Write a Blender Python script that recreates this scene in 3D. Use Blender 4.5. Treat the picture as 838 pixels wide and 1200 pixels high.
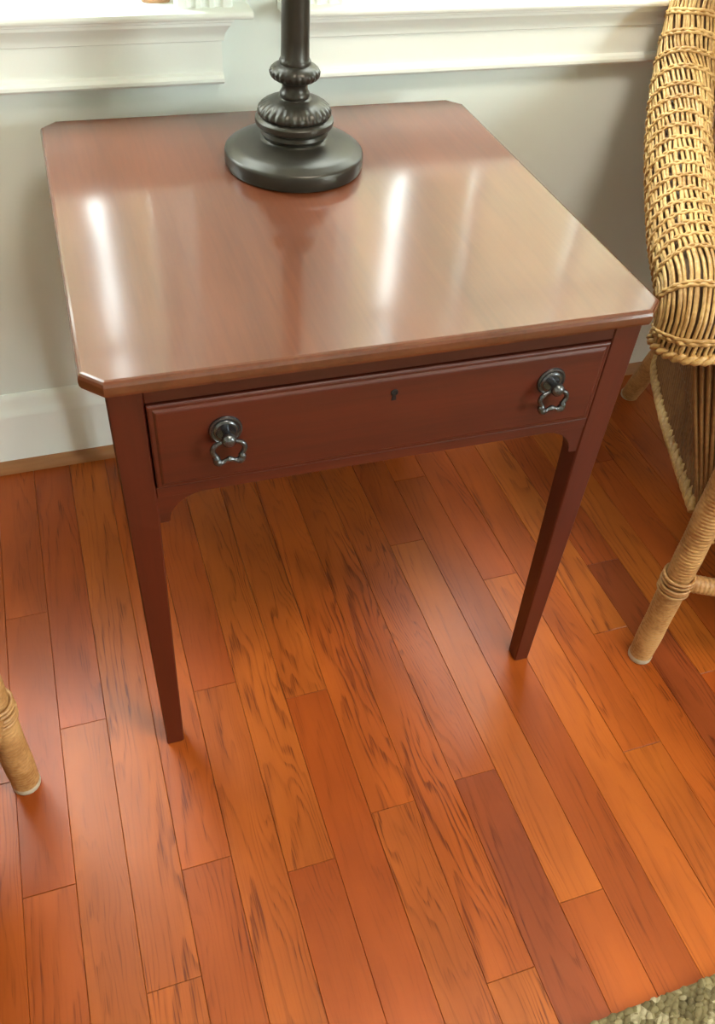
import bpy, bmesh, math, random
from mathutils import Vector, Matrix
for o in list(bpy.data.objects): bpy.data.objects.remove(o)
S = bpy.context.scene
COL = S.collection
PI = math.pi
# ------------------------------------------------------------------ camera
cd = bpy.data.cameras.new('camera'); cam = bpy.data.objects.new('camera', cd); COL.objects.link(cam)
cd.sensor_fit = 'VERTICAL'; cd.sensor_height = 24.0; cd.lens = 24.0*1013.98/1200.0
cd.clip_start = 0.02; cd.clip_end = 200
cam.location = (-0.3014, -0.6685, 1.1533)
cam.rotation_euler = (0.78176, -0.0627, -0.31956)
S.camera = cam
# ------------------------------------------------------------------ sky, exposure
W = bpy.data.worlds.new('sky'); S.world = W; W.use_nodes = True
bg = W.node_tree.nodes['Background']; bg.inputs[0].default_value = (0.90, 0.97, 0.98, 1); bg.inputs[1].default_value = 24.0
vs = S.view_settings
vs.view_transform = 'Standard'; vs.look = 'None'; vs.gamma = 1.0; vs.use_curve_mapping = False
vs.exposure = 0.48
def portal(name, loc, rot, sx, sy):
    l = bpy.data.lights.new(name, 'AREA'); l.shape = 'RECTANGLE'; l.size = sx; l.size_y = sy; l.cycles.is_portal = True
    o = bpy.data.objects.new(name, l); COL.objects.link(o); o.location = loc; o.rotation_euler = rot
    return o
LAMP, FILL_COL, FILL_K = (0.35, -0.70), (1.0, .92, .80, 1), 27.0  # added overhead fill light: position, colour, strength
ROOM = dict(x0=-1.9, x1=2.3, y0=-4.6, y1=0.692, h=2.5)
portal('window_daylight', (-0.52, 0.80, 1.45), (-PI/2, 0, 0), 0.84, 1.28)
portal('window_daylight', (0.575, 0.80, 1.45), (-PI/2, 0, 0), 0.84, 1.28)
portal('window_daylight', (2.42, -2.4, 1.45), (0, PI/2, 0), 1.3, 1.4)

# ------------------------------------------------------------------ helpers
class MB:
    def __init__(s): s.v = []; s.f = []
    def add(s, vs, fs):
        b = len(s.v); s.v += [tuple(p) for p in vs]; s.f += [tuple(b+i for i in f) for f in fs]; return s
    def box(s, x0, x1, y0, y1, z0, z1):
        return s.add([(x0,y0,z0),(x1,y0,z0),(x1,y1,z0),(x0,y1,z0),(x0,y0,z1),(x1,y0,z1),(x1,y1,z1),(x0,y1,z1)],
                     [(3,2,1,0),(4,5,6,7),(0,1,5,4),(1,2,6,5),(2,3,7,6),(3,0,4,7)])
    def loops(s, loops, cap=True, closed=True):
        n = len(loops[0]); vs = [p for l in loops for p in l]; fs = []
        for i in range(len(loops)-1):
            for j in range(n if closed else n-1):
                k = (j+1) % n
                fs.append((i*n+j, i*n+k, (i+1)*n+k, (i+1)*n+j))
        if cap:
            fs.append(tuple(range(n-1, -1, -1))); b = (len(loops)-1)*n; fs.append(tuple(b+j for j in range(n)))
        return s.add(vs, fs)
    def lathe(s, prof, n=48, flute=None, c=(0,0,0)):
        L = []
        for (r, z) in prof:
            ring = []
            for j in range(n):
                a = 2*PI*j/n; rr = r
                if flute: rr = r*(1+flute(z, a))
                ring.append((c[0]+rr*math.cos(a), c[1]+rr*math.sin(a), c[2]+z))
            L.append(ring)
        return s.loops(L)
    def tube(s, pts, rad, n=8, closed=False, cap=True, up=None):
        fr = frames(pts, closed, up); L = []
        for i, (P, T, N, B) in enumerate(fr):
            r = rad(i) if callable(rad) else rad
            ra, rb = r if isinstance(r, tuple) else (r, r)
            L.append([P + N*(ra*math.cos(2*PI*j/n)) + B*(rb*math.sin(2*PI*j/n)) for j in range(n)])
        if closed: L.append(L[0])
        return s.loops(L, cap=cap and not closed)
    def build(s, name, mat, parent=None, smooth=None, loc=None):
        me = bpy.data.meshes.new(name); me.from_pydata(s.v, [], s.f)
        bm = bmesh.new(); bm.from_mesh(me); bmesh.ops.remove_doubles(bm, verts=bm.verts, dist=1e-6)
        bmesh.ops.recalc_face_normals(bm, faces=bm.faces); bm.to_mesh(me); bm.free()
        me.materials.append(mat)
        if smooth is not None:
            me.shade_smooth(); me.set_sharp_from_angle(angle=math.radians(smooth))
        o = bpy.data.objects.new(name, me); COL.objects.link(o)
        if parent: o.parent = parent
        if loc: o.location = loc
        return o
def frames(pts, closed=False, up=None):
    P = [Vector(p) for p in pts]; n = len(P); out = []; N = None
    for i in range(n):
        a = P[(i-1) % n] if (closed or i > 0) else P[i]; b = P[(i+1) % n] if (closed or i < n-1) else P[i]
        T = (b-a).normalized()
        if N is None or up is not None:
            u = Vector(up) if up is not None else (Vector((0,0,1)) if abs(T.z) < .9 else Vector((1,0,0)))
            N = (u - T*u.dot(T)).normalized()
        else:
            N = (N - T*N.dot(T)).normalized()
        out.append((P[i], T, N, T.cross(N)))
    return out
def spline(ctrl, m):
    P = [Vector(p) for p in ctrl]; P = [P[0]*2-P[1]] + P + [P[-1]*2-P[-2]]; out = []
    for i in range(1, len(P)-2):
        for k in range(m):
            t = k/m; a, b, c, d = P[i-1], P[i], P[i+1], P[i+2]
            out.append(0.5*((2*b)+(c-a)*t+(2*a-5*b+4*c-d)*t*t+(3*b-a-3*c+d)*t**3))
    out.append(P[-2]); return out
def resample(pts, step):
    L = [0]
    for a, b in zip(pts, pts[1:]): L.append(L[-1]+(b-a).length)
    n = max(2, round(L[-1]/step)); out = []; j = 0
    for i in range(n+1):
        t = L[-1]*i/n
        while j < len(L)-2 and L[j+1] < t: j += 1
        u = (t-L[j])/max(1e-9, L[j+1]-L[j]); out.append(pts[j].lerp(pts[j+1], min(1, u)))
    return out
def empty(name, loc, rz=0):
    o = bpy.data.objects.new(name, None); COL.objects.link(o); o.location = loc; o.rotation_euler = (0,0,rz)
    o.empty_display_size = .1; return o
def tag(o, label=None, cat=None, group=None, kind=None):
    if label: o['label'] = label
    if cat: o['category'] = cat
    if group: o['group'] = group
    if kind: o['kind'] = kind
    return o
def chbox(mb, x0, x1, y0, y1, z0, z1, c=.0015):
    # box with chamfered edges
    def ring(z, i): return [(x0+i,y0+c,z) if False else p for p in octo(x0+i, x1-i, y0+i, y1-i, max(c-i, 1e-5), z)]
    return mb.loops([ring(z0, c), ring(z0+c, 0), ring(z1-c, 0), ring(z1, c)])
def octo(x0, x1, y0, y1, c, z):
    return [(x0+c,y0,z),(x1-c,y0,z),(x1,y0+c,z),(x1,y1-c,z),(x1-c,y1,z),(x0+c,y1,z),(x0,y1-c,z),(x0,y0+c,z)]

# ------------------------------------------------------------------ materials
def lin(r, g, b):
    f = lambda c: ((c/255)/12.92 if c/255 <= .04045 else ((c/255+.055)/1.055)**2.4)
    return (f(r), f(g), f(b), 1)
class NT:
    def __init__(s, name):
        s.m = bpy.data.materials.new(name); s.m.use_nodes = True; s.t = s.m.node_tree; s.b = s.t.nodes['Principled BSDF']
    def n(s, typ, **k):
        nd = s.t.nodes.new(typ)
        for a, v in k.items(): setattr(nd, a, v)
        return nd
    def l(s, a, b): s.t.links.new(a, b)
    def inp(s, x, sock):
        if hasattr(x, 'is_output'): s.l(x, sock)
        else: sock.default_value = x
    def math(s, op, a, b=None, c=None, clamp=False):
        nd = s.n('ShaderNodeMath', operation=op); nd.use_clamp = clamp
        for i, x in enumerate((a, b, c)):
            if x is not None: s.inp(x, nd.inputs[i])
        return nd.outputs[0]
    def mix(s, f, a, b, typ='MIX'):
        nd = s.n('ShaderNodeMix', data_type='RGBA', blend_type=typ)
        s.inp(f, nd.inputs[0]); s.inp(a, nd.inputs[6]); s.inp(b, nd.inputs[7]); return nd.outputs[2]
    def noise(s, vec, scale, detail=3, rough=.5, dist=0):
        nd = s.n('ShaderNodeTexNoise'); s.l(vec, nd.inputs['Vector']); nd.inputs['Scale'].default_value = scale
        nd.inputs['Detail'].default_value = detail; nd.inputs['Roughness'].default_value = rough; nd.inputs['Distortion'].default_value = dist
        return nd.outputs[0]
    def scaled(s, vec, sc, off=None):
        nd = s.n('ShaderNodeVectorMath', operation='MULTIPLY'); s.l(vec, nd.inputs[0]); nd.inputs[1].default_value = sc
        if off is None: return nd.outputs[0]
        a = s.n('ShaderNodeVectorMath', operation='ADD'); s.l(nd.outputs[0], a.inputs[0]); s.inp(off, a.inputs[1]); return a.outputs[0]
    def bump(s, h, strength, dist=.001):
        nd = s.n('ShaderNodeBump'); nd.inputs['Strength'].default_value = strength; nd.inputs['Distance'].default_value = dist
        s.l(h, nd.inputs['Height']); s.l(nd.outputs[0], s.b.inputs['Normal'])
    def smooth(s, x, a, b):
        nd = s.n('ShaderNodeMapRange', interpolation_type='SMOOTHSTEP'); s.inp(x, nd.inputs[0]); nd.inputs[1].default_value = a; nd.inputs[2].default_value = b
        return nd.outputs[0]
def simple(name, col, rough=.5, metal=0, var=.06, scale=30, bump=0, coat=0):
    t = NT(name); tc = t.n('ShaderNodeTexCoord').outputs['Object']
    nz = t.noise(tc, scale, 4)
    dk = tuple(c*(1-var*2) for c in col[:3])+(1,); lt = tuple(min(1, c*(1+var*2)) for c in col[:3])+(1,)
    t.l(t.mix(nz, dk, lt), t.b.inputs['Base Color'])
    t.b.inputs['Roughness'].default_value = rough; t.b.inputs['Metallic'].default_value = metal
    if coat: t.b.inputs['Coat Weight'].default_value = coat; t.b.inputs['Coat Roughness'].default_value = .1
    if bump: t.bump(nz, bump)
    return t.m
def mat_oak():
    t = NT('oak_plank'); tc = t.n('ShaderNodeTexCoord').outputs['Object']; oi = t.n('ShaderNodeObjectInfo')
    rnd, ocol, alpha = oi.outputs['Random'], oi.outputs['Color'], oi.outputs['Alpha']
    rv = t.n('ShaderNodeCombineXYZ'); t.l(t.math('MULTIPLY', rnd, 37), rv.inputs[0]); t.l(t.math('MULTIPLY', rnd, 91), rv.inputs[1]); t.l(t.math('MULTIPLY', rnd, 13), rv.inputs[2])
    sep = t.n('ShaderNodeSeparateXYZ'); t.l(tc, sep.inputs[0])
    v1 = t.scaled(tc, (14, 2.2, 1), rv.outputs[0])
    n1 = t.noise(v1, 1.6, 2)
    v1b = t.scaled(tc, (60, 9, 1), rv.outputs[0]); n1b = t.noise(v1b, 1.6, 2)
    # cathedral figure: parabolas along the plank; the heart sits off-centre by a random amount
    r2 = t.math('FRACT', t.math('MULTIPLY', rnd, 7.31))
    off = t.math('MULTIPLY', t.math('SUBTRACT', r2, .5), 3.0)
    u = t.math('ADD', t.math('MULTIPLY', sep.outputs[0], 26), off)
    u = t.math('ADD', u, t.math('MULTIPLY', t.math('SUBTRACT', n1, .5), 2.4))
    ring = t.math('ADD', t.math('MULTIPLY', t.math('POWER', t.math('ABSOLUTE', u), 1.7), 2.2), t.math('MULTIPLY', sep.outputs[1], 5.0))
    ring = t.math('ADD', ring, t.math('ADD', t.math('MULTIPLY', n1, 3.4), t.math('MULTIPLY', n1b, .7)))
    saw = t.math('FRACT', ring); patch = t.smooth(t.noise(t.scaled(tc, (16, 3.5, 1), rv.outputs[0]), 1.3, 2), .36, .66)
    dark = t.math('MULTIPLY', t.smooth(saw, .45, .85), t.math('SUBTRACT', 1, t.smooth(saw, .88, 1.0)))
    # pores: fine dark dashes gathered in the late wood
    pv = t.scaled(tc, (520, 16, 1), rv.outputs[0]); pores = t.smooth(t.noise(pv, 1.0, 2), .48, .68)
    fv = t.scaled(tc, (160, 3, 1), rv.outputs[0]); fib = t.noise(fv, 1.0, 3)
    g = t.math('ADD', t.math('MULTIPLY', dark, t.math('ADD', .35, t.math('MULTIPLY', pores, .75))), t.math('MULTIPLY', pores, .15))
    g = t.math('MULTIPLY', g, t.math('ADD', .10, t.math('MULTIPLY', t.math('MULTIPLY', alpha, 1.45), t.math('ADD', .2, patch))))
    blot = t.noise(t.scaled(tc, (9, 3, 1), rv.outputs[0]), 1.5, 2)
    hue = t.mix(t.smooth(blot, .3, .75), (.84, .80, .76, 1), (1.10, 1.12, 1.10, 1))
    base = t.mix(1.0, ocol, hue, 'MULTIPLY')
    base = t.mix(t.math('MULTIPLY', fib, .22), base, t.mix(1.0, base, (1.35, 1.45, 1.5, 1), 'MULTIPLY'))
    darkc = t.mix(1.0, base, (.36, .27, .25, 1), 'MULTIPLY')
    t.l(t.mix(t.math('MINIMUM', g, .9), base, darkc), t.b.inputs['Base Color'])
    t.l(t.math('ADD', .30, t.math('MULTIPLY', fib, .12)), t.b.inputs['Roughness'])
    t.b.inputs['Specular IOR Level'].default_value = .3
    t.bump(t.math('MULTIPLY', g, -1), .12, .0006)
    return t.m
def mat_wood(name, c1, c2, axis, rough=.3, coat=0.0, cr=.12, scale=1.0, spec=.5):
    t = NT(name); tc = t.n('ShaderNodeTexCoord').outputs['Object']
    st = {'x': (1.2, 22, 22), 'y': (22, 1.2, 22), 'z': (22, 22, 1.2)}[axis]
    n1 = t.noise(t.scaled(tc, st), 1.0*scale, 4, .6, .4)
    fs = tuple(s*9 for s in st); n2 = t.noise(t.scaled(tc, fs), 1.0, 3)
    blot = t.noise(tc, 5, 2)
    f = t.smooth(t.math('ADD', t.math('MULTIPLY', n1, .75), t.math('MULTIPLY', n2, .25)), .3, .7)
    c = t.mix(f, c1, c2); c = t.mix(t.math('MULTIPLY', t.smooth(blot, .4, .7), .25), c, c1)
    t.l(c, t.b.inputs['Base Color']); t.b.inputs['Roughness'].default_value = rough
    t.b.inputs['Coat Weight'].default_value = coat; t.b.inputs['Coat Roughness'].default_value = cr; t.b.inputs['Specular IOR Level'].default_value = spec; t.b.inputs['Coat IOR'].default_value = 1.6
    return t.m
def mat_wicker(name, c1, c2, rough=.45):
    t = NT(name); tc = t.n('ShaderNodeTexCoord').outputs['Object']
    a = t.noise(tc, 22, 3); b = t.noise(tc, 160, 2)
    f = t.smooth(t.math('ADD', t.math('MULTIPLY', a, .6), t.math('MULTIPLY', b, .4)), .35, .65)
    t.l(t.mix(f, c1, c2), t.b.inputs['Base Color']); t.b.inputs['Roughness'].default_value = rough
    return t.m
def mat_pane():
    t = NT('window_glass'); t.t.nodes.remove(t.b)
    tr = t.n('ShaderNodeBsdfTransparent'); gl = t.n('ShaderNodeBsdfGlossy'); gl.inputs['Roughness'].default_value = .02
    tc = t.n('ShaderNodeTexCoord').outputs['Object']; nz = t.noise(tc, 3, 2)
    t.l(t.mix(nz, (.95,.98,.97,1), (.98,1,.99,1)), tr.inputs[0])
    lw = t.n('ShaderNodeLayerWeight'); lw.inputs[0].default_value = .5
    fr = t.math('ADD', .04, t.math('MULTIPLY', t.math('POWER', lw.outputs['Facing'], 5.0), .9))
    mx = t.n('ShaderNodeMixShader'); t.l(fr, mx.inputs[0]); t.l(tr.outputs[0], mx.inputs[1]); t.l(gl.outputs[0], mx.inputs[2])
    t.l(mx.outputs[0], t.t.nodes['Material Output'].inputs[0]); return t.m
def mat_cloth(name, col, sheer=0):
    t = NT(name); tc = t.n('ShaderNodeTexCoord').outputs['Object']; nz = t.noise(t.scaled(tc, (300, 300, 300)), 1, 2)
    t.b.inputs['Base Color'].default_value = col; t.b.inputs['Roughness'].default_value = .9
    tl = t.n('ShaderNodeBsdfTranslucent'); t.l(t.mix(nz, tuple(c*.9 for c in col[:3])+(1,), col), tl.inputs[0])
    mx = t.n('ShaderNodeMixShader'); mx.inputs[0].default_value = .45
    t.l(t.b.outputs[0], mx.inputs[1]); t.l(tl.outputs[0], mx.inputs[2]); out = mx.outputs[0]
    if sheer:
        tp = t.n('ShaderNodeBsdfTransparent'); m2 = t.n('ShaderNodeMixShader'); m2.inputs[0].default_value = sheer
        t.l(out, m2.inputs[1]); t.l(tp.outputs[0], m2.inputs[2]); out = m2.outputs[0]
    t.l(out, t.t.nodes['Material Output'].inputs[0]); return t.m
def mat_jute():
    t = NT('jute'); tc = t.n('ShaderNodeTexCoord').outputs['Object']
    vo = t.n('ShaderNodeTexVoronoi'); vo.inputs['Scale'].default_value = 75; t.l(tc, vo.inputs['Vector'])
    sp = t.n('ShaderNodeSeparateColor'); t.l(vo.outputs['Color'], sp.inputs[0]); fib = t.noise(tc, 420, 3); big = t.noise(tc, 9, 2)
    c = t.mix(sp.outputs[0], lin(92,78,48), lin(150,134,94)); c = t.mix(t.smooth(sp.outputs[1], .72, .95), c, lin(188,174,140))
    c = t.mix(t.math('MULTIPLY', fib, .5), c, t.mix(1.0, c, (.45,.42,.36,1), 'MULTIPLY')); c = t.mix(t.math('MULTIPLY', big, .3), c, lin(118,108,70))
    t.l(c, t.b.inputs['Base Color']); t.b.inputs['Roughness'].default_value = .95; t.bump(fib, .4, .002); return t.m
M = dict(
    oak=mat_oak(), subfloor=simple('subfloor', lin(60,28,12), .8),
    wall=simple('wall_paint', lin(240,246,240), .75, var=.015, scale=8),
    white=simple('trim_paint', lin(250,252,246), .38, var=.012, scale=12),
    ceil=simple('ceiling_paint', lin(235,235,230), .9, var=.01),
    shoe=mat_wood('shoe_moulding_wood', lin(158,104,64), lin(182,128,84), 'x', .4),
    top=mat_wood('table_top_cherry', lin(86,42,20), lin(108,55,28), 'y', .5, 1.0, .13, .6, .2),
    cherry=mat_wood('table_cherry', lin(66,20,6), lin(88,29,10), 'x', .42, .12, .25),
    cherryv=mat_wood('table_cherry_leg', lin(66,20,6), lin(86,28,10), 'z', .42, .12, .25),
    bronze=simple('aged_bronze', lin(54,50,43), .34, .45, .12, 40),
    pewter=simple('dark_pewter', lin(98,99,102), .27, .9, .18, 120),
    black=simple('keyhole_black', lin(18,12,9), .6),
    wick=mat_wicker('wicker_cane', lin(164,120,64), lin(206,166,104)),
    body=mat_wicker('wicker_body_shaded', lin(112,76,40), lin(142,100,56)),  # cane darkened to stand for the shade below the arm
    rattan=mat_wicker('wrapped_rattan', lin(156,108,60), lin(196,150,96)),
    frame=mat_wicker('wicker_gap_shade', lin(84,52,24), lin(110,72,36), .6),  # dark tone stands for shade in the gaps of the hollow weave
    cap=simple('grey_foot_cap', lin(188,174,152), .6, var=.12, scale=60),
    rug=mat_jute(),
    pane=mat_pane(), curtain=mat_cloth('curtain_cloth', (.85,.85,.80,1), .6), shade=mat_cloth('lamp_shade_linen', (.8,.74,.62,1)),
    lawn=simple('lawn', lin(86,110,60), .95, var=.2, scale=.8), leaf=simple('sky_screen_leaf', lin(112,103,80), .8, var=.3, scale=26), tan=simple('tan_wood', lin(196,150,108), .5, var=.1),  # leaf tone set to tint the reflection on the tabletop
)

# ------------------------------------------------------------------ structure
X0, X1, Y0, Y1, HH = ROOM['x0'], ROOM['x1'], ROOM['y0'], ROOM['y1'], ROOM['h']
TH = .14
def wall(name, axis, fixed, thick, a0, a1, h, holes, mat):
    # wall slab with rectangular holes: built from bricks of the cut grid, faces merged
    us = sorted({a0, a1, *[v for hh in holes for v in hh[:2]]}); zs = sorted({0, h, *[v for hh in holes for v in hh[2:]]})
    mb = MB()
    for i in range(len(us)-1):
        for j in range(len(zs)-1):
            cu, cz = (us[i]+us[i+1])/2, (zs[j]+zs[j+1])/2
            if any(hh[0] < cu < hh[1] and hh[2] < cz < hh[3] for hh in holes): continue
            lo, hi = sorted((fixed, fixed+thick))
            if axis == 'x': mb.box(us[i], us[i+1], lo, hi, zs[j], zs[j+1])
            else: mb.box(lo, hi, us[i], us[i+1], zs[j], zs[j+1])
    return tag(mb.build(name, mat), kind='structure')
OP = [(-0.945, -0.095, .772, 2.09), (0.15, 1.0, .772, 2.09)]
wall('wall_back', 'x', Y1, TH, X0-TH, X1+TH, HH, OP, M['wall'])
wall('wall_front', 'x', Y0, -TH, X0-TH, X1+TH, HH, [], M['wall'])
wall('wall_left', 'y', X0, -TH, Y0, Y1, HH, [], M['wall'])
wall('wall_right', 'y', X1, TH, Y0, Y1, HH, [(-3.1, -1.7, .8, 2.1)], M['wall'])
tag(MB().box(X0-TH, X1+TH, Y0-TH, Y1+TH, HH, HH+.1).build('ceiling', M['ceil']), kind='structure')
floor = tag(MB().box(X0-TH, X1+TH, Y0-TH, Y1+TH, -.12, -.019).build('floor', M['subfloor']), kind='structure')
tag(MB().box(-30, 30, -30, 30, -.6, -.5).build('ground', M['lawn']), kind='structure')

# floor planks: each board its own piece; joint positions as in the photograph
random.seed(5)
PW = .0662; XE = .1575
joints = {-10: [-.152, .309], -9: [.082], -8: [-.308], -7: [-.174], -6: [.092], -5: [-.217], -4: [.041], -3: [-.1715],
          -2: [-.42], -1: [-.159], 0: [-.360, .30], 1: [.459], 2: [.18], 3: [-.189], 4: [.02], 5: [.162], 6: [-.1]}
T = {'o': (167,80,25), 'r': (163,75,23), 'l': (172,87,29), 'd': (140,65,28), 'b': (158,72,24), 'y': (177,93,32), 'm': (164,77,25)}
tones = {(-11,0):('y',.8),(-10,0):('o',.35),(-10,1):('r',.2),(-10,2):('b',.35),(-9,0):('l',.25),(-9,1):('b',.35),(-8,0):('l',.55),(-8,1):('l',.75),
         (-7,0):('m',.5),(-7,1):('o',.5),(-6,0):('l',.6),(-6,1):('b',.2),(-5,0):('r',.25),(-5,1):('l',.85),(-4,0):('r',.15),(-4,1):('l',1.0),
         (-3,0):('l',.8),(-3,1):('o',.8),(-2,0):('y',.9),(-2,1):('o',.9),(-1,0):('d',.55),(-1,1):('o',.5),(0,0):('o',.2),(0,1):('l',.3),(0,2):('m',.4),
         (1,0):('m',.3),(1,1):('o',.4),(2,0):('l',.35),(2,1):('m',.4),(3,0):('l',.45),(3,1):('o',.4),(4,0):('o',.6),(4,1):('y',.7),(5,0):('d',.8),(5,1):('b',.4),(6,0):('b',.7)}
def plank(k, ya, yb, ti):
    g = .00025; c = .0005; t = .019; w = PW/2-g; h = (yb-ya)/2-g; dz = random.uniform(-.00025, .00025)
    mb = MB(); mb.loops([[(-w,-h,-t),(w,-h,-t),(w,h,-t),(-w,h,-t)], [(-w,-h,-c),(w,-h,-c),(w,h,-c),(-w,h,-c)],
                         [(-w+c,-h+c,0),(w-c,-h+c,0),(w-c,h-c,0),(-w+c,h-c,0)]])
    o = mb.build('plank', M['oak'], floor, loc=(XE+PW*(k+.5), (ya+yb)/2, dz))
    key, gr = tones.get((k, ti), (random.choice('oorlbm'), random.uniform(.15, .8)))
    c3 = lin(*T[key]); j = random.uniform(.95, 1.04)
    o.color = (c3[0]*j, c3[1]*j*random.uniform(.97, 1.03), c3[2]*j, gr)
k0, k1 = math.floor((X0-XE)/PW), math.ceil((X1-XE)/PW)
YB, YT = -1.75, Y1+.002
for k in range(-22, 23):
    js = joints.get(k)
    if js is None:
        js = []; y = YB+random.uniform(.5, 1.0)
        while y < YT-.25: js.append(y); y += random.uniform(.6, 1.05)
    else:
        js = sorted(js)
    ys = [YB]+js+[YT]
    for ti in range(len(ys)-1): plank(k, ys[ti], ys[ti+1], ti)
# beyond the boards one can tell apart the floor goes on as plain strips of the same wood
def strips(x0, x1, y0, y1):
    mb = MB(); k = x0
    while k < x1-1e-6:
        e = min(k+PW, x1); mb.box(k+.0005, e-.0005, y0, y1, -.019, 0); k = e
    o = mb.build('plank_field', M['oak'], floor); o['kind'] = 'stuff'; o.color = lin(*T['m'])[:3]+(.4,)
xl, xr = XE-22*PW, XE+23*PW
strips(X0, xl, Y0, Y1); strips(xr, X1, Y0, Y1); strips(xl, xr, Y0, YB-.0005)

def extrude_x(mb, prof, x0, x1):
    # prof: list of (y, z), extruded along x
    return mb.loops([[(x0, y, z) for y, z in prof], [(x1, y, z) for y, z in prof]])
bp = [(Y1, 0), (Y1-.015, 0), (Y1-.015, .118), (Y1-.0145, .124), (Y1-.011, .130), (Y1-.0085, .140), (Y1-.0085, .150), (Y1-.006, .158), (Y1-.002, .162), (Y1, .162)]
tag(extrude_x(MB(), bp, X0, X1).build('baseboard_back', M['white'], smooth=30), kind='structure')
sp = [(Y1-.015, 0), (Y1-.031, 0), (Y1-.0305, .006), (Y1-.028, .013), (Y1-.023, .018), (Y1-.015, .0205)]
tag(extrude_x(MB(), sp, X0, X1).build('trim_1', M['shoe'], smooth=30), kind='structure')
def side_base(name, x, s):
    mb = MB(); mb.loops([[(x+s*(Y1-y), yy, z) for y, z in bp] for yy in (Y0, Y1-.016)]); tag(mb.build(name, M['white'], smooth=30), kind='structure')
side_base('baseboard_left', X0, 1); side_base('baseboard_right', X1, -1)

def back_window(n, x0, x1, xa, xb, na, nb):
    """opening x0..x1; apron xa..xb; stool nose na..nb"""
    w = empty('window_%d' % n, ((x0+x1)/2, Y1, .772)); w['kind'] = 'structure'
    inv = (-(x0+x1)/2, -Y1, -.772)
    def put(mb, name, mat='white', smooth=None): return mb.build(name, M[mat], w, smooth, loc=inv)
    # stool with rounded nose, returned at both ends
    zt, zb, yn = .7825, .7715, Y1-.052
    prof = [(Y1+.085, zb), (Y1+.085, zt), (yn+.005, zt), (yn+.0015, zt-.0015), (yn, zt-.0045), (yn, zb+.0045), (yn+.0015, zb+.0015), (yn+.005, zb)]
    mb = MB()
    extrude_x(mb, [(y, z) for y, z in prof if True], x0, x1)
    for a, b in ((na, x0), (x1, nb)):
        extrude_x(mb, [(min(y, Y1-.0005), z) for y, z in prof], a, b)
    put(mb, 'stool', smooth=35)
    # apron moulding under the stool: cove, flat, bead
    f = Y1-.019
    ap = [(Y1, .680), (f-.006, .680), (f-.009, .6835), (f-.009, .688), (f-.006, .6925), (f, .695), (f, .736), (f-.004, .738), (f-.004, .742), (f-.006, .749), (f-.011, .756), (f-.014, .760), (f-.014, .764), (f-.019, .766), (f-.019, .7715), (Y1, .7715)]
    mb = MB()
    A = []
    for (y, z) in ap:
        e = (f-y)*.8 if (y < Y1 and z > .7365) else 0.0
        A.append(e)
    mb.loops([[(xa-max(0, e), y, z) for (y, z), e in zip(ap, A)], [(xb+max(0, e), y, z) for (y, z), e in zip(ap, A)]])
    put(mb, 'apron', smooth=30)
    # fluted casings left and right, plain head casing
    for (ca, cb) in ((x0-.075, x0+.004), (x1-.004, x1+.075)):
        d = Y1-.031; loop = [(ca, Y1), (ca, d+.003), (ca+.003, d)]
        for q in range(3):
            c0 = ca+.014+q*.019
            loop += [(c0, d), (c0+.003, d+.004), (c0+.007, d+.005), (c0+.010, d+.004), (c0+.013, d)]
        loop += [(cb-.003, d), (cb, d+.003), (cb, Y1)]
        mb = MB(); mb.loops([[(x, y, z) for x, y in loop] for z in (zt, 2.09)]); put(mb, 'casing', smooth=25)
    put(chbox(MB(), x0-.085, x1+.085, Y1-.024, Y1, 2.09, 2.19, .003), 'head_casing')
    # jambs, sashes, panes
    mb = MB()
    mb.box(x0, x0+.018, Y1, Y1+TH, zt, 2.09).box(x1-.018, x1, Y1, Y1+TH, zt, 2.09).box(x0, x1, Y1, Y1+TH, 2.07, 2.09).box(x0, x1, Y1+.085, Y1+TH+.03, .772, zt)
    put(mb, 'jamb')
    xi0, xi1 = x0+.018, x1-.018; zm = 1.44
    for (za, zb2, ys) in ((zt, zm+.02, Y1+.045), (zm-.02, 2.07, Y1+.08)):
        mb = MB(); s = .042
        chbox(mb, xi0, xi0+s, ys, ys+.032, za, zb2, .002); chbox(mb, xi1-s, xi1, ys, ys+.032, za, zb2, .002)
        chbox(mb, xi0+s, xi1-s, ys, ys+.032, za, za+s+.01, .002); chbox(mb, xi0+s, xi1-s, ys, ys+.032, zb2-.035, zb2, .002)
        wx = (xi1-xi0-2*s)/3; hz = (zb2-.035-za-s-.01)/2
        for q in (1, 2): mb.box(xi0+s+q*wx-.009, xi0+s+q*wx+.009, ys+.006, ys+.026, za+s+.01, zb2-.035)
        mb.box(xi0+s, xi1-s, ys+.0075, ys+.0245, za+s+.01+hz-.009, za+s+.01+hz+.009)
        put(mb, 'sash')
        for q in range(3):
            for r in range(2):
                put(MB().box(xi0+s+q*wx, xi0+s+(q+1)*wx, ys+.014, ys+.018, za+s+.01+r*hz, za+s+.01+(r+1)*hz), 'pane', 'pane')
    return w
back_window(1, OP[0][0], OP[0][1], -1.004, -0.036, -1.044, 0.004)
back_window(2, OP[1][0], OP[1][1], 0.091, 1.06, 0.051, 1.099)
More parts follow.
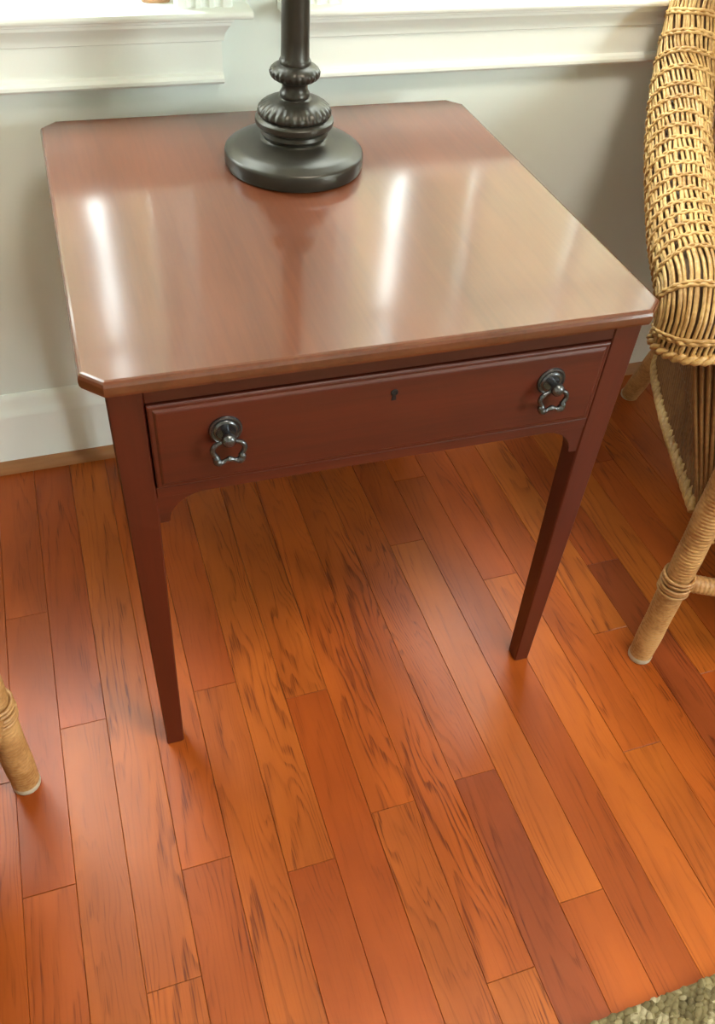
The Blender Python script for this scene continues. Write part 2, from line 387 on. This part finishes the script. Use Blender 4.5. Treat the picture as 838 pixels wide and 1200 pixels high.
def plain_window(n, axis, fixed, s, a0, a1, z0, z1, nb):
    w = empty('window_%d' % n, (fixed if axis == 'y' else (a0+a1)/2, (a0+a1)/2 if axis == 'y' else fixed, z0)); w['kind'] = 'structure'
    inv = tuple(-v for v in w.location)
    def bx(mb, u0, u1, d0, d1, z0_, z1_):
        lo, hi = sorted((fixed+s*d0, fixed+s*d1))
        return mb.box(lo, hi, u0, u1, z0_, z1_) if axis == 'y' else mb.box(u0, u1, lo, hi, z0_, z1_)
    mb = MB()
    bx(mb, a0-.08, a0, -.02, 0, z0, z1+.08); bx(mb, a1, a1+.08, -.02, 0, z0, z1+.08); bx(mb, a0, a1, -.02, 0, z1, z1+.08); bx(mb, a0-.1, a1+.1, -.05, 0, z0-.025, z0)
    mb.build('casing', M['white'], w, loc=inv)
    mb = MB(); f = .05
    bx(mb, a0, a0+f, .03, .07, z0, z1); bx(mb, a1-f, a1, .03, .07, z0, z1); bx(mb, a0+f, a1-f, .03, .07, z0, z0+f); bx(mb, a0+f, a1-f, .03, .07, z1-f, z1)
    ww = (a1-a0-2*f)/nb
    for q in range(1, nb): bx(mb, a0+f+q*ww-.02, a0+f+q*ww+.02, .03, .07, z0+f, z1-f)
    mb.build('sash', M['white'], w, loc=inv)
    for q in range(nb): bx(MB(), 0, 0, 0, 0, 0, 0); bx(p := MB(), a0+f+q*ww, a0+f+(q+1)*ww, .048, .052, z0+f, z1-f); p.build('pane', M['pane'], w, loc=inv)
plain_window(3, 'y', X1, 1, -3.1, -1.7, .8, 2.1, 2)

# ------------------------------------------------------------------ side table
TW, TD, TC, H = .6288, .6172, .0214, .66
OX, OY, WT, WB = .0217, .0108, .0347, .0246
ZT, ZB = .6204, .5105
yaw = -.01222
ct, stn = math.cos(yaw), math.sin(yaw)
tb = empty('side_table', (-stn*TD/2, ct*TD/2, 0), yaw)
tag(tb, 'reddish-brown wooden side table with clipped corners, one drawer and tapered legs', 'table')
hy = TD/2
def tpart(mb, name, mat, smooth=None, parent=None): return mb.build(name, M[mat], parent or tb, smooth)
mb = MB()
def topring(i, z):
    c = TC*(1) - i*(2-math.sqrt(2)) + 0*i
    return octo(-TW/2+i, TW/2-i, -hy+i, hy-i, max(c, .001), z)
mb.loops([topring(.006, H-.019), topring(.002, H-.0175), topring(.0004, H-.014), topring(0, H-.010), topring(.0004, H-.006), topring(.0016, H-.0028), topring(.0032, H-.0008), topring(.0055, H)])
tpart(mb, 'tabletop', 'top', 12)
def leg(sx, sy):
    mb = MB(); xo, yo = sx*(TW/2-OX), sy*(hy-OY); L = []
    for z, w in ((0, WB-.003), (.0015, WB), (.25, WB+(WT-WB)*.5), (.47, WT), (H-.019, WT)):
        xi, yi = xo-sx*w, yo-sy*w
        L.append(octo(min(xo, xi), max(xo, xi), min(yo, yi), max(yo, yi), .0018, z))
    return mb.loops(L)
for sx in (-1, 1):
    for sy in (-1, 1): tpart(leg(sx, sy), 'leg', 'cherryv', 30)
xi = TW/2-OX-WT; yi = hy-OY-WT
for s in (-1, 1):
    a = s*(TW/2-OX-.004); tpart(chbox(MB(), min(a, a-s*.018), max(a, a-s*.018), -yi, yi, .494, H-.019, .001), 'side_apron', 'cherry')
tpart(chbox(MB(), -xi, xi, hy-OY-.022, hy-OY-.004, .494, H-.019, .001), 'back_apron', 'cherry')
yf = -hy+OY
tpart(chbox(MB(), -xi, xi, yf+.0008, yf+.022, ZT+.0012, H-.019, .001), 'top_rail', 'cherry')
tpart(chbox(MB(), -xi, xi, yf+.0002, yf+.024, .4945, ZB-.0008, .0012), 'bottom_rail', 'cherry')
for s in (-1, 1):
    mb = MB(); n = 9; L = []
    prof = [(0, .4945), (0, .456), (.006, .4555)]
    for q in range(n+1):
        a = q/n*PI/2; prof.append((.008+.046*math.sin(a)**1.0*1.0, .4575+.037*(1-math.cos(a))))
    prof = [(0, .4945), (0, .4555), (.009, .4555)] + [(.011+.045*(1-math.cos(q/n*PI/2)), .457+.0375*math.sin(q/n*PI/2)) for q in range(n+1)]
    mb.loops([[(s*(xi-x), yf+.002, z) for x, z in prof], [(s*(xi-x), yf+.018, z) for x, z in prof]])
    tpart(mb, 'corner_bracket', 'cherry')
# dark carcase behind the drawer gap
tpart(MB().box(-xi-.004, xi+.004, yf+.024, hy-OY-.03, .4955, .500), 'drawer_runner_board', 'cherry')
mb = MB(); g = .0014; x0, x1, z0, z1 = -xi+g, xi-g, ZB+.0002, ZT-.0004
def dring(i, y): return [(x0+i, y, z0+i), (x1-i, y, z0+i), (x1-i, y, z1-i), (x0+i, y, z1-i)]
mb.loops([dring(0, yf+.020), dring(0, yf-.0005), dring(.0008, yf-.0018), dring(.0022, yf-.0024), dring(.0050, yf-.0024), dring(.0072, yf-.0042), dring(.0086, yf-.0046)])
mb.box(x0+.006, x1-.006, yf+.020, hy-OY-.06, z0+.004, z0+.010)
mb.box(x0+.006, x0+.018, yf+.020, hy-OY-.06, z0+.010, z1-.012).box(x1-.018, x1-.006, yf+.020, hy-OY-.06, z0+.010, z1-.012).box(x0+.018, x1-.018, hy-OY-.072, hy-OY-.06, z0+.010, z1-.012)
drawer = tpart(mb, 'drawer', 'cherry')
yd = yf-.0046
def lathe_y(mb, prof, c, n=32):
    # lathe about -y (out of the drawer): prof (r, out)
    L = [[(c[0]+r*math.cos(2*PI*j/n), c[1]-o, c[2]+r*math.sin(2*PI*j/n)) for j in range(n)] for r, o in prof]
    return mb.loops(L)
for s, cx, cz in ((-1, -.1815, .580), (1, .189, .580)):
    c = (cx, yd, cz)
    tag(lathe_y(MB(), [(.0176,0),(.0176,.0012),(.0170,.0024),(.0155,.0028),(.0144,.0020),(.0126,.0020),(.0115,.0034),(.0098,.0040),(.0086,.0036),(.004,.0036)], c).build('pull_backplate', M['pewter'], drawer, 40), 'round dished pewter backplate')
    lathe_y(MB(), [(.0042,.0036),(.0038,.009),(.0046,.011),(.0068,.0135),(.0078,.017),(.0070,.0205),(.0045,.0228),(.001,.0235)], c, 24).build('pull_post', M['pewter'], drawer, 40)
    # scalloped bail hanging from the post
    half = [(0, .002), (.004, .000), (.0085, -.0045), (.0135, -.0060), (.0185, -.0090), (.0205, -.0140), (.0185, -.0185), (.0165, -.0215), (.0165, -.0255), (.0130, -.0290), (.0080, -.0285), (.0040, -.0268), (0, -.0262)]
    lp = [(x, z) for x, z in half] + [(-x, z) for x, z in half[-2:0:-1]]
    pts = [Vector((cx+x*.82, yd-.0125-.10*(-z), cz-.001+z)) for x, z in lp]
    cl = pts+[pts[0]]; sm = resample(spline(cl, 6), .0016)[:-1]
    def rad(i, sm=sm):
        z = sm[i].z-cz; x = abs(sm[i].x-cx)
        r = .0024
        if z < -.022: r = .0024+.0022*math.exp(-((x-.0115)/.0042)**2)+.0012*math.exp(-(x/.0022)**2)
        elif x > .012: r = .0030
        return r
    MB().tube(sm, rad, 8, closed=True).build('pull_bail', M['pewter'], drawer, 60)
kz = .594; kx = 0.0
lathe_y(MB(), [(.0042,0),(.0042,.0006),(.0030,.0009),(.0029,.0003)], (kx, yd, kz+.002), 20).build('keyhole', M['black'], drawer, 40)
MB().loops([[(kx-.0016, y, kz+.001), (kx-.0026, y, kz-.008), (kx+.0026, y, kz-.008), (kx+.0016, y, kz+.001)] for y in (yd+.0002, yd-.0006)]).build('keyhole_slot', M['black'], drawer)

# ------------------------------------------------------------------ table lamp
lp = empty('table_lamp', (.005, .428, H)); tag(lp, 'dark bronze table lamp with turned round base and fluted dome, standing on the side table', 'lamp')
base = [(.0865,0),(.0895,.0015),(.0905,.005),(.0905,.0175),(.0898,.0200),(.0875,.0222),(.0850,.0232),(.0820,.0258),(.0740,.0288),(.0640,.0312),(.0540,.0328),(.0450,.0340),(.0420,.0350),(.0405,.0365),(.0410,.0390),(.0432,.0410),(.0440,.0430),(.0432,.0452),(.0425,.0470),(.0430,.0490),(.0470,.0510),(.0497,.0535),(.0503,.0565),(.0500,.0600),(.0480,.0622),(.0445,.0634),(.0430,.0648),(.02,.0648)]
MB().lathe(base, 72).build('base', M['bronze'], lp, 35)
dome = [(.0430,.0648),(.0455,.0652),(.0466,.0672),(.0463,.0700),(.0445,.0735),(.0410,.0768),(.0360,.0797),(.0305,.0820),(.0255,.0833),(.0222,.0838)]
MB().lathe(dome, 192, lambda z, a: .022*max(0, 1-abs((z-.0722)/.0085)**2)*math.cos(30*a)).build('fluted_dome', M['bronze'], lp, 50)
stem = [(.0222,.0838),(.0200,.0842),(.0185,.0855),(.0192,.0875),(.0192,.0900),(.0178,.0925),(.0163,.0955),(.0160,.0985),(.0166,.1015),(.0185,.1035),(.0190,.1045)]
MB().lathe(stem, 40).build('stem', M['bronze'], lp, 50)
col = [(.0190,.1045),(.0245,.1060),(.0290,.1090),(.0308,.1125),(.0312,.1155),(.0298,.1188),(.0262,.1218),(.0220,.1238),(.0195,.1248)]
MB().lathe(col, 160, lambda z, a: .024*max(0, 1-abs((z-.1125)/.0075)**2)*math.cos(26*a)).build('fluted_collar', M['bronze'], lp, 50)
pole = [(.0195,.1248),(.0198,.1275),(.0188,.1295),(.0176,.1320),(.0172,.15),(.0158,.46),(.0220,.465),(.0220,.475),(.0120,.485),(.0120,.53),(.010,.535)]
MB().lathe(pole, 40).build('pole', M['bronze'], lp, 40)
mb = MB(); n = 48
for r in ((0, .0),):
    L = [[(q*math.cos(2*PI*j/n), q*math.sin(2*PI*j/n), z) for j in range(n)] for q, z in ((.17,.50),(.11,.74),(.1085,.74),(.1685,.50),(.17,.50))]
    mb.loops(L, cap=False)
MB.build(mb, 'lamp_shade', M['shade'], lp, 40)
mb = MB(); mb.tube([(0,0,.52),(.035,0,.56),(.045,0,.63),(.02,0,.72),(0,0,.735)], .002, 6); mb.tube([(0,0,.52),(-.035,0,.56),(-.045,0,.63),(-.02,0,.72),(0,0,.735)], .002, 6)
for q in range(3):
    a = q*2*PI/3; mb.tube([(0,0,.735),(.109*math.cos(a),.109*math.sin(a),.737)], .0018, 6)
mb.build('harp', M['bronze'], lp)
MB().lathe([(.002,.735),(.006,.74),(.009,.75),(.006,.76),(.001,.768)], 20).build('finial', M['bronze'], lp, 50)

# ------------------------------------------------------------------ wicker armchair
# local frame: origin on the floor midway between the front legs, +y towards the chair's back
CW = .54; hw = CW/2
def make_chair():
    ch = empty('wicker_armchair', (0, 0, 0))
    # rolled rim: left arm, over the back, right arm (x, y, z); the arm flares .1 outside the legs
    half = [(-hw-.094, .066, .556), (-hw-.097, .071, .582), (-hw-.1, .100, .6055), (-hw-.1, .14, .607), (-hw-.1, .19, .6045), (-hw-.1, .27, .603), (-hw-.1, .43, .620), (-hw-.1, .54, .645), (-hw-.1, .622, .686), (-hw-.098, .672, .742), (-hw-.092, .700, .805), (-hw-.070, .722, .880), (-hw-.01, .745, .940), (-hw+.1, .765, .975), (0, .772, .985)]
    ctrl = half + [(-x, y, z) for x, y, z in half[-2::-1]]
    path = resample(spline(ctrl, 10), .009)
    FR = frames(path, up=None)
    # stable frame: N points up/out
    FR = []
    for i, P in enumerate(path):
        a = path[max(0, i-1)]; b = path[min(len(path)-1, i+1)]; Tn = (b-a).normalized()
        c = Vector((0, .28, P.z-.25)); o = (P-c); N = (o-Tn*o.dot(Tn)).normalized(); FR.append((P, Tn, N, Tn.cross(N)))
    R0 = .0475; NS = 42
    def ring(i, r, n): P, Tn, N, B = FR[i]; return [P+N*(r*math.cos(2*PI*j/n))+B*(r*math.sin(2*PI*j/n)) for j in range(n)]
    MB().loops([ring(i, .041, 20) for i in range(0, len(FR), 2)]).build('rim_core', M['frame'], ch, 60)  # dark core stands in for the shaded hollow of the roll
    pitch = 4   # hoops every 4 cm of rim
    def ribbon(mb, cs, ers, ets, wt, wr, n=6, closed=False):
        L = [[c+et*(wt*math.cos(2*PI*q/n))+er*(wr*math.sin(2*PI*q/n)) for q in range(n)] for c, er, et in zip(cs, ers, ets)]
        if closed: L.append(L[0])
        mb.loops(L, cap=not closed)
    mb = MB(); rs = random.Random(3)
    for j in range(NS):
        a = 2*PI*j/NS; ph = (j % 2)*PI; cs, ers, ets = [], [], []; wj = .0027*rs.uniform(.88, 1.12); fr_ = rs.uniform(.2, .5); p0 = rs.uniform(0, 6)
        for i in range(len(FR)):
            P, Tn, N, B = FR[i]; aj = a+.03*math.sin(i*fr_+p0); er = N*math.cos(aj)+B*math.sin(aj); et = B*math.cos(aj)-N*math.sin(aj)
            cs.append(P+er*(R0-.001+.0008*math.cos(PI*i/pitch+ph))); ers.append(er); ets.append(et)
        ribbon(mb, cs, ers, ets, wj, .0019)
    st = mb.build('rim_strands', M['wick'], ch, 80); st['kind'] = 'stuff'
    mb = MB()
    for i in range(2, len(FR)-1, pitch):
        P, Tn, N, B = FR[i]; sh = rs.uniform(-.0015, .0015)
        for s in (-1, 1):
            cs, ers, ets = [], [], []; m = NS*3
            for j in range(m):
                a = 2*PI*j/m; er = N*math.cos(a)+B*math.sin(a)
                cs.append(P+Tn*(sh+s*.0022+.0006*math.sin(a*5+i))+er*(R0+.0008+s*.0012*math.cos(NS*a/2))); ers.append(er); ets.append(Tn)
            ribbon(mb, cs, ers, ets, .0028, .0020, closed=True)
    hp = mb.build('rim_bands', M['wick'], ch, 80); hp['kind'] = 'stuff'
    for i in (0, len(FR)-1):
        P, Tn, N, B = FR[i]; mb = MB()
        for s in (0, 1):
            pts = []
            for j in range(72):
                a = 2*PI*j/72; q = 12*a+s*PI
                pts.append(P+Tn*(.0035*math.sin(q))+(N*math.cos(a)+B*math.sin(a))*(R0-.001+.0035*math.cos(q)))
            mb.tube(pts, .0042, 6, closed=True)
        mb.build('arm_end_braid', M['wick'], ch, 80)
    # body: outer skin from rim down to the hem (sides, back); front skirt under the seat
    D = .60
    def hem(t):     # t 0..1 front-left leg -> back-left -> back-right -> front-right
        pts = [(-hw-.006, .03, .312), (-hw-.006, .19, .272), (-hw-.004, .38, .228), (-hw+.005, .56, .200), (-hw+.06, .64, .19), (0, .665, .188), (hw-.06, .64, .19), (hw-.005, .56, .200), (hw+.004, .38, .228), (hw+.006, .19, .272), (hw+.006, .03, .312)]
        return pts
    hp = resample(spline(hem(0), 8), .0175)
    n = len(hp); i0, i1 = 6, len(FR)-7
    def upper(k):
        f = i0+(i1-i0)*k/(n-1); i = int(f); i2 = min(i+1, len(FR)-1); P = FR[i][0].lerp(FR[i2][0], f-i); N = FR[i][2]
        c = Vector((0, .28, P.z)); d = (c-P); d.z = 0; d.normalize()
        return P+d*.022-Vector((0, 0, .030))
    up = [upper(k) for k in range(n)]
    def lerp3(k, v):   # belly curve
        a, b = hp[k], up[k]; p = a.lerp(b, v); c = Vector((0, .30, p.z)); o = p-c; o.z = 0; o.normalize()
        return p+o*(-.018*math.sin(PI*v))
    mb = MB(); V = [i/10 for i in range(11)]
    away = lambda p: (p-Vector((0, .30, p.z))).normalized()
    inner = lambda p: p+(Vector((0, .30, p.z))-p).normalized()*.009
    outl = [[lerp3(k, v)+(Vector((0, .30, lerp3(k, v).z))-lerp3(k, v)).normalized()*.0035 for v in V]+[inner(lerp3(k, v)) for v in reversed(V)] for k in range(n)]
    mb.loops(outl).build('body_lining', M['frame'], ch, 60)
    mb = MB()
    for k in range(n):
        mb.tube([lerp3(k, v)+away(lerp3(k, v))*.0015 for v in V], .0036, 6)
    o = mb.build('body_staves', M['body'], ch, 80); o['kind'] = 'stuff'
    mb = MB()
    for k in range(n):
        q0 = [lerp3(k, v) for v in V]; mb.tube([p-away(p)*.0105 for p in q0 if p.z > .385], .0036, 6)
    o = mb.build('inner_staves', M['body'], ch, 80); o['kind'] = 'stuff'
    # front panels: from the arm end down beside the leg
    for sx in (-1, 1):
        m = 13; tops, bots = [], []
        for k in range(m):
            u = k/(m-1); tops.append(Vector((sx*(hw+.092-.125*u), .088-.060*math.sin(u*PI/2), .572-.012*u))); bots.append(Vector((sx*(hw+.004-.055*u), .028-.034*math.sin(u*PI/2), .309-.008*u)))
        mid = lambda k, v: bots[k].lerp(tops[k], v)+Vector((0, .012*math.sin(PI*v), 0))
        fl = MB(); fl.loops([[mid(k, v)+Vector((0, .0035, 0)) for v in V]+[mid(k, v)+Vector((0, .0095, 0)) for v in reversed(V)] for k in range(m)]).build('front_panel_lining', M['frame'], ch, 60)
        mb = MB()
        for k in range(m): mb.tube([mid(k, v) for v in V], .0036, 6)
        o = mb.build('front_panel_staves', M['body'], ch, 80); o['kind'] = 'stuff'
        MB().tube([mid(m-1, v)+Vector((0, -.002, 0)) for v in V], .009, 10).build('arm_post', M['rattan'], ch, 60)
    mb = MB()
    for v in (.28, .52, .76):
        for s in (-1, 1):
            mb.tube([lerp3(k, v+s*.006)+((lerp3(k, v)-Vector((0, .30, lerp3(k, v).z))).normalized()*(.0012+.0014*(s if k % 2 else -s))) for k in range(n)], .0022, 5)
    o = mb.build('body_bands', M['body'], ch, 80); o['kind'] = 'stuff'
    mb = MB()
    fine = resample(hp, .004)
    for s in (0, 1, 2):
        fr = frames(fine)
        mb.tube([P+N*(.0078*math.cos(i*.34+s*2*PI/3))+B*(.0078*math.sin(i*.34+s*2*PI/3)) for i, (P, Tn, N, B) in enumerate(fr)], .0064, 6)
    mb.build('hem_braid', M['wick'], ch, 80)
    # seat deck with woven slats and a front skirt
    zs = .395
    out = [(-hw+.01, .0), (hw-.01, .0), (hw-.005, .3), (hw-.01, .52), (hw-.08, .60), (-hw+.08, .60), (-hw+.01, .52), (-hw+.005, .3)]
    MB().loops([[(x, y, z) for x, y in out] for z in (zs-.03, zs)]).build('seat', M['frame'], ch)
    mb = MB()
    for q in range(44):
        x = -hw+.02+q*(CW-.04)/43; e = .588 if abs(x) < hw-.09 else .50
        mb.tube([(x, .005+e*i/12, zs+.003+.0022*math.cos(PI*i+PI*q)) for i in range(13)], .0042, 5)
    o = mb.build('seat_weave', M['wick'], ch, 80); o['kind'] = 'stuff'
    MB().tube([(-hw, .0, zs), (hw, .0, zs)], .016, 12).build('seat_front_rail', M['rattan'], ch, 60)
    MB().box(-hw+.01, hw-.01, -.003, .004, .30, zs-.01).build('skirt_lining', M['frame'], ch)
    mb = MB()
    for q in range(45):
        x = -hw+.016+q*(CW-.032)/44; mb.tube([(x, -.006, .296), (x, -.006, zs-.008)], .0024, 5)
    o = mb.build('skirt_staves', M['wick'], ch, 80); o['kind'] = 'stuff'
    mb = MB()
    for s in (0, 1, 2):
        mb.tube([(-hw+CW*i/110, .0062*math.cos(i*.55+s*2.094), .294+.0062*math.sin(i*.55+s*2.094)) for i in range(111)], .0052, 6)
    mb.build('skirt_braid', M['wick'], ch, 80)
    # wrapped legs
    def wrapped(a, b, r0, r1, name, cap=True, mat='rattan'):
        a, b = Vector(a), Vector(b); m = int((b-a).length/.0016)
        rad = lambda i: (r0+(r1-r0)*i/m)*(1+.035*math.sin(i*2*PI/4.0)+.02*math.sin(i*.11+r0*900)+.015*math.sin(i*.031))
        o = MB().tube([a.lerp(b, i/m) for i in range(m+1)], rad, 20).build(name, M[mat], ch, 70)
        return o
    legs = [((-hw, 0, .004), (-hw, 0, .415)), ((hw, 0, .004), (hw, 0, .415)),
            ((-hw+.012, .725, .004), (-hw+.03, .600, .26)), ((hw-.012, .725, .004), (hw-.03, .600, .26))]
    for a, b in legs:
        lg = wrapped(a, b, .0185, .0205, 'leg')
        d = (Vector(b)-Vector(a)).normalized(); A = Vector((a[0], a[1], 0))
        o = MB().loops([[A+Vector((q*math.cos(2*PI*j/20), q*math.sin(2*PI*j/20), z)) for j in range(20)] for q, z in ((.0175,0),(.019,.002),(.0195,.009),(.0185,.0125))]).build('foot_cap', M['cap'], lg, 50)
        tag(o, 'pale grey foot cap')
    # stretchers at 19 cm, wrapped at the joints
    wrapped((-hw, 0, .192), (hw, 0, .192), .0135, .0135, 'stretcher')
    wrapped((-hw+.026, .655, .15), (hw-.026, .655, .15), .0125, .0125, 'stretcher')
    for s in (-1, 1):
        mb = MB()
        for q in range(5):
            z = .176+q*.0075
            mb.tube([(s*hw+.0222*math.cos(2*PI*j/24), .0222*math.sin(2*PI*j/24), z+.004*math.sin(2*PI*j/24)*(1 if q == 2 else .2)) for j in range(24)], .0032 if q == 2 else .0026, 6, closed=True)
        mb.build('joint_wrap', M['rattan'], ch, 70)
    return ch
def copy_tree(o, parent=None):
    c = o.copy(); COL.objects.link(c)
    if parent: c.parent = parent
    for h in list(o.children): copy_tree(h, c)
    return c
def place_chair(ch, leg_xy, side, d):
    # side -1: the leg given is the one at local -x; d is the heading of local +y
    d = Vector(d).normalized(); r = Vector((d.y, -d.x)); o = Vector(leg_xy)-r*(side*hw)
    ch.location = (o.x, o.y, 0); ch.rotation_euler = (0, 0, math.atan2(-d.x, d.y))
chair = make_chair()
place_chair(chair, (.475, -.04), -1, (.48, .877))
tag(chair, 'tan wicker armchair with rolled woven arm, beside the right edge of the table', 'armchair', 'wicker armchairs flanking the side table')
chair2 = copy_tree(chair)
place_chair(chair2, (-.489, 0.008), 1, (-.98, .2))
tag(chair2, 'wicker armchair at the left edge of the photo, only one wrapped leg showing', 'armchair', 'wicker armchairs flanking the side table')

# ------------------------------------------------------------------ unseen ceiling light, added to brighten the foreground and wall
def mat_fill(name, col, k):
    t = NT(name); tc = t.n('ShaderNodeTexCoord').outputs['Object']; nz = t.noise(tc, 4, 1)
    t.l(t.mix(nz, tuple(c*.97 for c in col[:3])+(1,), col), t.b.inputs['Emission Color']); t.b.inputs['Emission Strength'].default_value = k
    t.b.inputs['Base Color'].default_value = (.9,.87,.8,1); return t.m
cl = empty('added_ceiling_light', (LAMP[0], LAMP[1], HH)); tag(cl, 'unseen round warm white ceiling light added overhead', 'ceiling light')
MB().lathe([(.30,-.001),(.30,-.02),(.29,-.03),(.12,-.03)], 48).build('fitting', M['bronze'], cl, 40)
MB().lathe([(.29,-.0305),(.283,-.055),(.25,-.085),(.18,-.108),(.08,-.119),(.01,-.120)], 48).build('glass_bowl', mat_fill('added_light_glass', FILL_COL, FILL_K), cl, 60)
# ------------------------------------------------------------------ unseen evergreens, added to mask low sky and shape the tabletop streaks
def sky_screen_tree(x, y, r, h, seed, label):
    random.seed(seed); ph = [random.uniform(0, 6.28) for _ in range(6)]; n, m = 40, 46; L = []
    for i in range(m+1):
        v = i/m; z = .12+(h-.12)*v; pr = (min(1, v/.08)**.5)*(1-max(0, (v-.9)/.1)**3)**.5 if v < 1 else .02
        ring = []
        for j in range(n):
            a = 2*PI*j/n; k = 1-.05*random.random()+.02*math.sin(5*a+9*v+ph[0])+.015*math.sin(11*a-17*v+ph[1])
            rr = max(.02, r*pr*k); ring.append((rr*math.cos(a), rr*math.sin(a), z+random.uniform(-.02, .02)))
        L.append(ring)
    t = empty('sky_screen_tree', (x, y, -.5)); tag(t, label, 'tree', 'added trees screening the sky outside the windows')
    MB().loops(L).build('foliage', M['leaf'], t, 80)
    MB().lathe([(.07,0),(.06,.15),(.05,.5)], 12).build('trunk', M['frame'], t, 60)
for q, (x, r, lab) in enumerate(((-2.50, .745, 'unseen tree added to screen the sky, leftmost of the row'), (-.884, .76, 'unseen tree added to screen the sky at the left window'), (.68, .78, 'unseen tree added to screen the sky between the two windows'), (2.364, .77, 'unseen tree added to screen the sky at the right window'), (3.98, .745, 'unseen tree added to screen the sky, rightmost of the row'))):
    sky_screen_tree(x, 3.7, r, 5.0, 20+q, lab)
tag(chbox(MB(), -6, 7, 4.5, 5.3, -.5, 1.9, .05).build('sky_screen_hedge', M['leaf']), 'long green screen added unseen behind the trees outside', 'sky_screen_hedge')  # added unseen to close the low sky gaps between the trees

# ------------------------------------------------------------------ jute rug
RX0, RX1, RY0, RY1 = -.35, 1.5, -2.2, -.498
rg = empty('jute_rug', ((RX0+RX1)/2, (RY0+RY1)/2, 0)); tag(rg, 'coarse olive-beige woven jute rug on the wooden floor, lower right corner', 'rug')
inv = tuple(-v for v in rg.location)
chbox(MB(), RX0, RX1, RY0, RY1, 0.0004, .007, .002).build('backing', M['rug'], rg, loc=inv)
random.seed(9); mb = MB(); px, py = .0115, .0065
ny = 44; nx = int(1.6/px)
for a in range(nx):
    for b in range(ny):
        cx = RX0+.008+a*px+(b % 2)*px/2+random.uniform(-.0012, .0012); cy = RY1-.004-b*py+random.uniform(-.0008, .0008)
        w, h, z = px*.66*random.uniform(.7, 1.15), py*.66*random.uniform(.75, 1.15), .0095+random.uniform(-.0018, .0022)
        tw = random.uniform(-.1, .7); c_, s_ = math.cos(tw), math.sin(tw)
        R = lambda u, v: (cx+u*c_-v*s_, min(cy+u*s_+v*c_, RY1+.002))
        o8 = [(1, .35), (.5, 1), (-.5, 1), (-1, .35), (-1, -.35), (-.5, -1), (.5, -1), (1, -.35)]
        mb.loops([[(*R(u*w, v*h), .005) for u, v in o8], [(*R(u*w*.95, v*h*.95), z-.002) for u, v in o8], [(*R(u*w*.6, v*h*.55), z) for u, v in o8]], cap=False)
        mb.add([(*R(u*w*.6, v*h*.55), z) for u, v in o8], [tuple(range(8))])
o = mb.build('woven_knots', M['rug'], rg, 60, loc=inv); o['kind'] = 'stuff'

# ------------------------------------------------------------------ small tan thing on the left sill
mb = MB(); c = (-.120, .697, .7825)
mb.loops([[(c[0]+w*math.cos(2*PI*j/16)*(1.0), c[1]+d*math.sin(2*PI*j/16), c[2]+z) for j in range(16)] for w, d, z in ((.020,.009,0),(.022,.010,.003),(.022,.010,.010),(.019,.008,.016),(.009,.004,.020),(.008,.004,.026),(.003,.002,.029))])
tag(mb.build('sash_knob', M['tan'], smooth=40), 'small tan wooden knob on the left window sill beside the fluted casing', 'knob')
